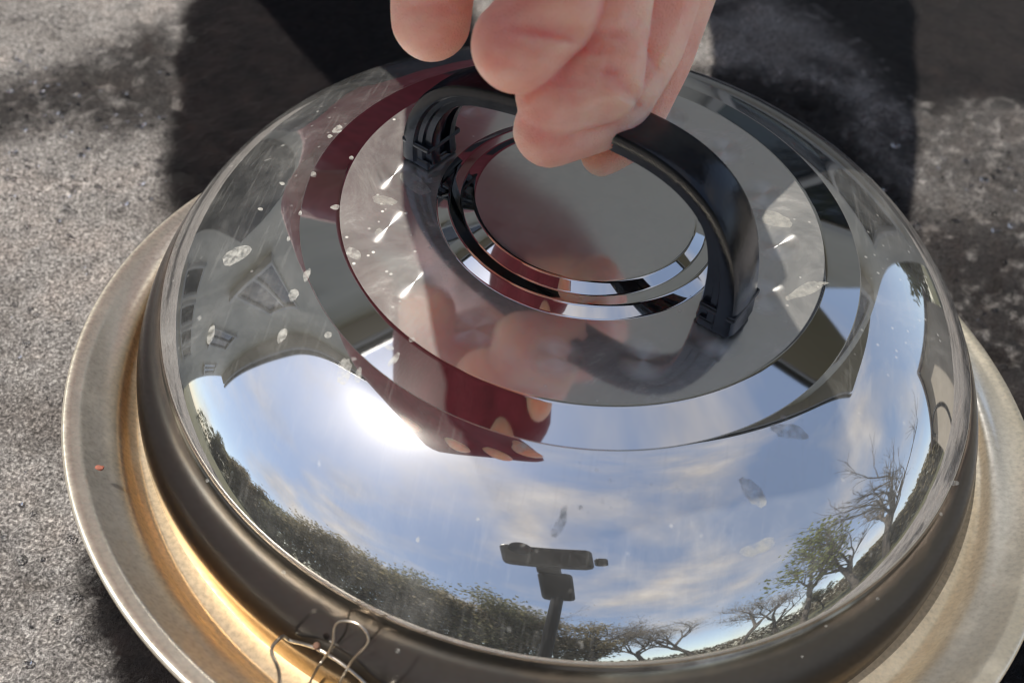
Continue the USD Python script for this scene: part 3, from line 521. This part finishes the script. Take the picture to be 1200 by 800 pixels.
tp = obj('table_top', (Vt_, Ft), stone_mat, table, smooth=True)
pv = UsdGeom.PrimvarsAPI(tp).CreatePrimvar('soot_shade', Sdf.ValueTypeNames.FloatArray, 'vertex'); pv.Set(list(map(float, np.clip(soot_shade, 0, 1).ravel())))
slab_mat = simple('table_stone', (0.28, 0.27, 0.26), 0.85, noise=(60., .35), bump=(300., .002))
obj('table_slab', box((0, (TY0 + TY1) / 2, TABLE_Z - .046), (TX1 - TX0 - .004, TY1 - TY0 - .004, .066)), slab_mat, table)
for sx in (-.55, .55): obj('table_leg', box((sx, 0, (TABLE_Z - .08) / 2), (.14, .62, TABLE_Z - .08), bevel=.012), slab_mat, table)
# water beads on the wet stone
drop_mat = material('water_bead', {'p': ('principled_bsdf', {'base_color': (1, 1, 1), 'roughness': 0.03, 'ior': 1.33, 'transmission_weight': 1.0})})
drops = []
for (x0, x1, y0, y1, n) in ((0, 200, 60, 240, 190), (830, 1040, 90, 200, 9), (1010, 1200, 170, 420, 70), (0, 110, 240, 800, 40)):
    for _ in range(n):
        q = W(at_z(random.uniform(x0, x1), random.uniform(y0, y1), -.40)); r = random.uniform(.0006, .0017) * (1.2 if x0 > 800 else 1)
        if math.hypot(q[0], q[1]) < 1.17 * U: continue
        i, j = int((q[1] - TY0) / STEPT), int((q[0] - TX0) / STEPT)
        s = trimesh.creation.icosphere(2, r); s.vertices *= (1, random.uniform(.8, 1.2), .7); s.apply_translation((q[0], q[1], TABLE_Z + h[i, j] + .2 * r)); drops.append(s)
obj('water_drops', cat_(drops), drop_mat, smooth=True, label='small water beads scattered over the wet stone table', cat='water drops', kind='stuff')

# ------------------------------------------------------------------ ground and the place around, seen in the mirror of the lid
def polar(az, d, z=0.0): a = math.radians(az); return np.array([d * math.sin(a), d * math.cos(a), z])
gn = 90; gx_ = np.linspace(-1, 1, gn); gx_ = np.sign(gx_) * np.abs(gx_) ** 2.2 * 160
GX, GY = np.meshgrid(gx_, gx_); gz = -.012 + 0 * GX
GI, GJ = np.meshgrid(np.arange(gn - 1), np.arange(gn - 1), indexing='ij'); ga = GI * gn + GJ
grass_mat = simple('lawn', (0.060, 0.058, 0.026), 0.9, noise=(1.4, .45))
obj('ground', (np.stack([GX, GY, gz], -1).reshape(-1, 3), np.concatenate([np.stack([ga, ga + 1, ga + gn + 1], -1).reshape(-1, 3), np.stack([ga, ga + gn + 1, ga + gn], -1).reshape(-1, 3)])), grass_mat, kind='structure')
pave = obj('patio', box((0.3, -.6, -.02), (10.0, 6.0, .06), math.radians(11)), simple('patio_bed', (.20, .19, .18), .9, noise=(3., .3)), kind='structure')
slabs = [simple(f'paving_{k}', c, .85, noise=(14., .25)) for k, c in zip('abc', ((.30, .28, .25), (.33, .31, .285), (.27, .25, .23)))]
ca, sa = math.cos(math.radians(11)), math.sin(math.radians(11))
for i in range(10):
    for j in range(6):
        x, y = .3 - 4.5 + i * 1.0, -.6 - 2.5 + j * 1.0
        x, y = .3 + (x - .3) * ca - (y + .6) * sa, -.6 + (x - .3) * sa + (y + .6) * ca
        obj('paving_slab', box((x, y, .008 + .006 * random.random()), (.985, .985, .04), math.radians(11), bevel=.006), slabs[(i * 7 + j * 3) % 3], pave, smooth=False)

# house behind the table: a rendered wall under a wide roof overhang
HAZ = math.radians(-11); hx = np.array([math.cos(HAZ), -math.sin(HAZ), 0]); hy = np.array([math.sin(HAZ), math.cos(HAZ), 0])
HOUSE_D = 2.15
def hb_(lx, ly, z0, sx, sy, sz, bevel=0):     # box in the house's frame: lx along the wall, ly behind the front of the wall
    return box(hx * lx + hy * (HOUSE_D + ly) + np.array([0, 0, z0 + sz / 2]), (sx, sy, sz), -HAZ, bevel)
house = thing('house', 'grey rendered two storey house standing close behind the table', 'house')
render_mat = simple('grey_render', (0.36, 0.355, 0.32), 0.9, noise=(2.2, .12), bump=(90., .004))
frame_mat = simple('grey_window_frame', (0.26, 0.26, 0.25), 0.4)
glass_mat = material('window_glass', {'p': ('principled_bsdf', {'base_color': (0.012, 0.015, 0.018), 'roughness': 0.04, 'specular_ior_level': 0.6})})
HW0, HW1, HE = -10.0, 2.8, 5.1
obj('wall', hb_((HW0 + HW1) / 2, 3.0, 0, HW1 - HW0, 6.0, HE), render_mat, house)
roof_mat = simple('dark_roof', (0.09, 0.075, 0.07), 0.8, noise=(6., .3)); soff = simple('grey_soffit', (0.30, 0.29, 0.27), 0.7)
obj('soffit', hb_((HW0 + 4.7) / 2, 2.85, HE, 4.9 - HW0 + .3, 6.3, .18), soff, house)
rp = [hx * a + hy * (HOUSE_D + b) + np.array([0, 0, c]) for a in (HW0 - .35, 4.95) for b, c in ((-.34, HE + .19), (7.0, HE + .19), (3.0, HE + 2.6))]
obj('roof', trimesh.convex.convex_hull(np.array(rp)), roof_mat, house, smooth=False)
obj('gutter', tube([hx * (HW0 - .4) + hy * (HOUSE_D - .40) + [0, 0, HE + .08], hx * 5.0 + hy * (HOUSE_D - .40) + [0, 0, HE + .08]], .06, 10), simple('black_gutter', (.02, .02, .02), .4), house)
def window(lx, z0, w, hgt, mull=1):
    fr = [hb_(lx - w / 2 + .03, -.02, z0, .06, .10, hgt), hb_(lx + w / 2 - .03, -.02, z0, .06, .10, hgt), hb_(lx, -.02, z0 + hgt - .06, w - .12, .098, .06), hb_(lx, -.02, z0, w - .12, .098, .06)]
    for k in range(mull): fr.append(hb_(lx - w / 2 + w * (k + 1) / (mull + 1), -.018, z0 + .06, .05, .09, hgt - .12))
    wd = obj('window', cat_(fr), frame_mat, house, smooth=False)
    obj('pane', hb_(lx, -.006, z0 + .05, w - .10, .03, hgt - .10), glass_mat, wd, smooth=False)
    obj('sill', hb_(lx, -.06, z0 - .062, w + .14, .2, .06), frame_mat, wd, smooth=False)
for lx in (-2.75, -5.5, -8.6, 2.05): window(lx, 2.9, 1.25 if lx < 2 else .95, 1.15)
for lx in (-3.35, -4.35, -5.35, -6.35): window(lx, .75, .80, .85, 0)
window(1.6, .8, 1.5, 1.2)
dr = obj('door', hb_(-1.75, -.03, .05, 1.05, .10, 2.1), simple('black_door', (.015, .016, .018), .35), house)
obj('handle', box(hx * -1.35 + hy * (HOUSE_D - .11) + [0, 0, 1.05], (.14, .05, .03), -HAZ), simple('door_steel', (.5, .5, .5), .3, 1.0), dr)

# rendered outbuilding with a gable to the right, a metal hook post before it
shed = thing('garden_shed', 'low beige gabled garden shed to the right of the house', 'shed')
SA = math.radians(60); ax_, ay_ = np.array([math.cos(SA), -math.sin(SA), 0]), np.array([math.sin(SA), math.cos(SA), 0]); sc_ = polar(60, 3.5)
beige = simple('beige_render', (0.44, 0.40, 0.34), 0.9, noise=(3., .12))
obj('wall', trimesh.convex.convex_hull(np.array([sc_ + ax_ * a + ay_ * b + [0, 0, c] for b in (0, 2.2) for a, c in ((-.76, 0), (.76, 0), (-.76, 1.25), (.76, 1.25), (0, 1.95))])), beige, shed, smooth=False)
for s in (-1, 1):
    obj('roof_slope', trimesh.convex.convex_hull(np.array([sc_ + ax_ * (s * a) + ay_ * b + [0, 0, c + d] for b in (-.12, 2.3) for a, c in ((.003, 1.96), (.88, 1.15)) for d in (0, .05)])), roof_mat, shed, smooth=False)
hk = thing('hook_post', 'thin black metal post with a bent hook before the garden shed', 'post')
hc = polar(66, 2.7)
obj('post', tube(spline([hc, hc + [0, 0, .8], hc + [0, 0, 1.15], hc + [.05, -.06, 1.28], hc + [.14, -.16, 1.27], hc + [.18, -.22, 1.10]], 40), .022, 8), simple('black_iron', (.015, .015, .016), .5, bump=(200., .002)), hk)

# camera on a tripod, from whose lens the photograph is taken
black = simple('camera_black', (0.012, 0.012, 0.014), 0.5, noise=(200., .3), bump=(800., .0008)); rubber = simple('tripod_rubber', (0.008, 0.008, 0.009), 0.7, specular_ior_level=0.25)
def cbox(r, u, f, sr_, su, sf, bev=.003):     # along the camera's right, up and viewing directions, from the lens
    b = box((0, 0, 0), (sr_, su, sf), bevel=bev); R_ = np.eye(4); R_[:3, :3] = np.stack([RIGHT, UP, FWD], 1); b.apply_transform(R_)
    b.apply_translation(EYE + RIGHT * r + UP * u + FWD * f); return b
rig = thing('camera', 'small black camera on a black tripod in front of the table', 'camera')
CR, CU = .024, -.012
obj('camera_body', cbox(CR, CU, -.022, .088, .040, .024, .006), black, rig)
lens = trimesh.creation.cylinder(.011, .006, sections=40); R4 = np.eye(4); R4[:3, :3] = np.stack([RIGHT, UP, FWD], 1); lens.apply_transform(R4); lens.apply_translation(EYE - FWD * .0075)
obj('lens', lens, simple('lens_glass', (.01, .01, .02), .05), rig)
obj('side_knob', cbox(CR + .053, CU - .003, -.022, .012, .016, .014), black, rig)
obj('clamp', cbox(CR, CU - .025, -.028, .024, .014, .016, .002), black, rig)
mount = EYE + RIGHT * (CR + .005) + UP * (CU - .066) - FWD * .030
obj('ball_head', cbox(CR + .005, CU - .062, -.030, .034, .064, .030, .006), rubber, rig)
foot_c = np.array([mount[0] - .01, mount[1] - .08, 0.0])
obj('pole', tube(spline([mount - [0, 0, .03], mount + [-.004, -.012, -.10], [foot_c[0] + .004, foot_c[1] + .015, .70], [foot_c[0], foot_c[1], .42]], 30), .0062, 14), rubber, rig)
for k in range(3):
    a = math.radians(90 + 120 * k + 60)
    obj('leg', tube([foot_c + [0, 0, .66], foot_c + [.20 * math.cos(a), .20 * math.sin(a), .33], foot_c + [.40 * math.cos(a), .40 * math.sin(a), .03]], [.012, .010, .009], 10), rubber, rig)

# ------------------------------------------------------------------ trees, hedge
bark = simple('bark', (0.10, 0.085, 0.07), 0.9, noise=(9., .4)); 
def leaf_mat(name, c): return material(name, {'d': ('principled_bsdf', {'base_color': c, 'roughness': 0.6}), 't': ('translucent_bsdf', {'color': tuple(np.array(c) * 1.3)}), 'm': ('mix_closure', {'fac': 0.45})}, [('d.BSDF', 'm.closure1'), ('t.BSDF', 'm.closure2')], surface='m.closure')
leafs = [leaf_mat('leaf_dark', (0.15, 0.145, 0.085)), leaf_mat('leaf_olive', (0.21, 0.18, 0.11)), leaf_mat('leaf_spring', (0.13, 0.15, 0.035)), leaf_mat('leaf_brown', (0.22, 0.185, 0.13))]
def branch_tree(h, spread, seed, depth=5, lean=0.0, up=.5):
    """a bare tree: (trunk and limbs mesh, twig tips)"""
    rg = np.random.default_rng(seed); segs, tips, mids = [], [], []
    def grow(p, d, L, r, k):
        pts = [p]; q = p.copy(); dd = d.copy()
        for i in range(4):
            dd = dd + rg.normal(0, .13, 3) + np.array([0, 0, .04 * up]); dd /= np.linalg.norm(dd); q = q + dd * L / 4; pts.append(q.copy())
        segs.append(tube(pts, np.linspace(r, r * .62, 5), 6 if k < 2 else 4 if k < 4 else 3, cap=False))
        if k >= 1: mids.append(pts[2]); mids.append(pts[3])
        if k >= depth: tips.append(q); return
        for c in range(2 + (rg.random() < .75) + (k == 0)):
            az = rg.uniform(0, 2 * np.pi); side = np.array([math.cos(az), math.sin(az), 0]); f = spread * rg.uniform(.6, 1.2)
            nd = dd + side * f + np.array([0, 0, .15 * up]); nd /= np.linalg.norm(nd); s = pts[rg.integers(2, 5)]
            grow(s.copy(), nd, L * rg.uniform(.62, .86), r * .58, k + 1)
    d0 = np.array([lean, 0, 1.0]); grow(np.zeros(3), d0 / np.linalg.norm(d0), h * .30, h * .022, 0)
    return cat_(segs), np.array(tips + mids)
def leaves(centres, n, size, sig, seed, flat=1.0):
    rg = np.random.default_rng(seed); c = centres[rg.integers(0, len(centres), n)] + rg.normal(0, 1, (n, 3)) * sig * np.array([1, 1, flat])
    a = rg.normal(size=(n, 3)); a /= np.linalg.norm(a, axis=1, keepdims=True); b = np.cross(a, rg.normal(size=(n, 3))); b /= np.linalg.norm(b, axis=1, keepdims=True)
    s = size * rg.uniform(.6, 1.4, (n, 1)); V = np.stack([c - a * s, c + b * s * .6, c + a * s, c - b * s * .6], 1).reshape(-1, 3)
    k = np.arange(n)[:, None] * 4; F = np.concatenate([k + [0, 1, 2], k + [0, 2, 3]]); return trimesh.Trimesh(V, F, process=False)
def tree(az, d, h, kind, seed, label, group=None, spread=.75, depth=5, nl=0, lm=0, ls=.12, lean=0.0):
    p = polar(az, d); t = thing(kind, label, 'tree', group, p)
    m, tips = branch_tree(h, spread, seed, depth, lean); s = h / m.vertices[:, 2].max(); m.vertices *= s; tips = tips * s
    m.vertices[:, 2] -= .05
    obj('trunk', m, bark, t, smooth=True)
    if nl > 3000:      # a full crown reaching low, uneven at its edge
        rg = np.random.default_rng(seed + 50); q = rg.normal(size=(900, 3)); q /= np.linalg.norm(q, axis=1, keepdims=True); q *= rg.uniform(.3, 1, (900, 1)) ** .5
        q = q * [h * .36, h * .36, h * .48] + [0, 0, h * .46]; q = q[meshkit.fbm(q * (3.2 / h) + seed, 3, 2) > .44]; tips = np.vstack([tips[tips[:, 2] > h * .15], q])
    if nl: obj('crown', leaves(tips, nl, ls, h * .045, seed + 5), leafs[lm], t, smooth=False)
LEFT = [(-106, 27, 5.2, 0), (-113, 25, 6.0, 1), (-120, 23, 6.6, 3), (-127, 21, 7.0, 0), (-134, 20, 9.0, 1), (-142, 19, 10.6, 3), (-149, 18.5, 11.2, 1), (-156, 19, 11.0, 0), (-163, 18, 10.2, 3), (-170, 17.5, 9.2, 1), (-177, 17, 9.8, 0), (176, 17, 10.6, 3), (169, 18, 9.4, 1)]
NTH = ['leftmost', 'second from the left', 'third from the left', 'fourth from the left', 'fifth from the left', 'sixth from the left', 'middle one', 'sixth from the right', 'fifth from the right', 'fourth from the right', 'third from the right', 'second from the right', 'rightmost']
WORD = ['dark green', 'olive green', 'spring green', 'brownish']
for i, (az, d, h_, lm) in enumerate(LEFT):
    tree(az, d, h_, 'leafy_tree', 20 + i, f'{WORD[lm]} bushy tree, {NTH[i]} in the leafy row across the lawn', 'bushy trees across the lawn', spread=.62, depth=4, nl=9000, lm=lm, ls=.15)
for i, (az, d, h_) in enumerate([(160, 17, 10.0), (150, 19, 10.2), (140, 20, 11.0), (131, 19, 10.0), (123, 21, 9.0)]):
    tree(az, d, h_, 'bare_tree', 60 + i, 'leafless tree, ' + ['leftmost', 'second from the left', 'middle one', 'second from the right', 'rightmost'][i] + ' in the bare row across the lawn', 'bare trees across the lawn', spread=.80, depth=6, nl=1500, lm=3, ls=.07)
tree(95, 10.5, 9.6, 'bare_tree', 81, 'tallest leafless tree, upright, standing by the hedge', spread=.60, depth=6)
tree(104, 10.0, 8.2, 'bare_tree', 84, 'leafless wide spreading tree leaning over the lawn', spread=.85, depth=6, lean=.35)
tree(117, 11.5, 8.0, 'leafy_tree', 91, 'small tree in fresh yellow green leaf', spread=.8, depth=4, nl=1500, lm=2, ls=.13, lean=.25)
tree(39, 5.2, 1.9, 'leafy_tree', 95, 'green tree between the house and the garden shed', spread=.6, depth=4, nl=2600, lm=2, ls=.07)
tree(112, 14, 2.6, 'conifer', 97, 'small dark conifer by the hedge', spread=.4, depth=4, nl=1600, lm=0, ls=.08)
rg = np.random.default_rng(3)
def hedge(pts, h_, w, n, lm, label):
    P_ = spline(np.array(pts), 60); q = P_[rg.integers(0, 60, n)] + rg.normal(0, .25, (n, 3)) * np.array([1, 1, 0]); q[:, 2] = rg.uniform(0, 1, n) ** .7 * h_ * (1 + .25 * (meshkit.fbm(q * .6, 2, 4) - .5))
    t = thing('hedge', label, 'hedge'); obj('foliage', leaves(q, n, .14, .12, 5), leafs[lm], t, smooth=False)
    for i in range(0, 60, 4): obj('stem', tube([P_[i], P_[i] + [rg.normal(0, .1), rg.normal(0, .1), h_ * .8]], [.04, .02], 5), bark, t)
hedge([polar(66, 13), polar(78, 13), polar(90, 14), polar(102, 15)], 2.2, .8, 9000, 1, 'long olive hedge to the right, under the bare trees')
hedge([polar(102, 17), polar(122, 22), polar(142, 23), polar(160, 22), polar(176, 21)], 2.0, .8, 9000, 3, 'brown hedge across the lawn, behind the row of bare trees')
hedge([polar(-96, 24), polar(-115, 29), polar(-140, 24), polar(-165, 22), polar(176, 21.5)], 2.6, .8, 9000, 0, 'dark green hedge across the lawn, behind the bushy trees')
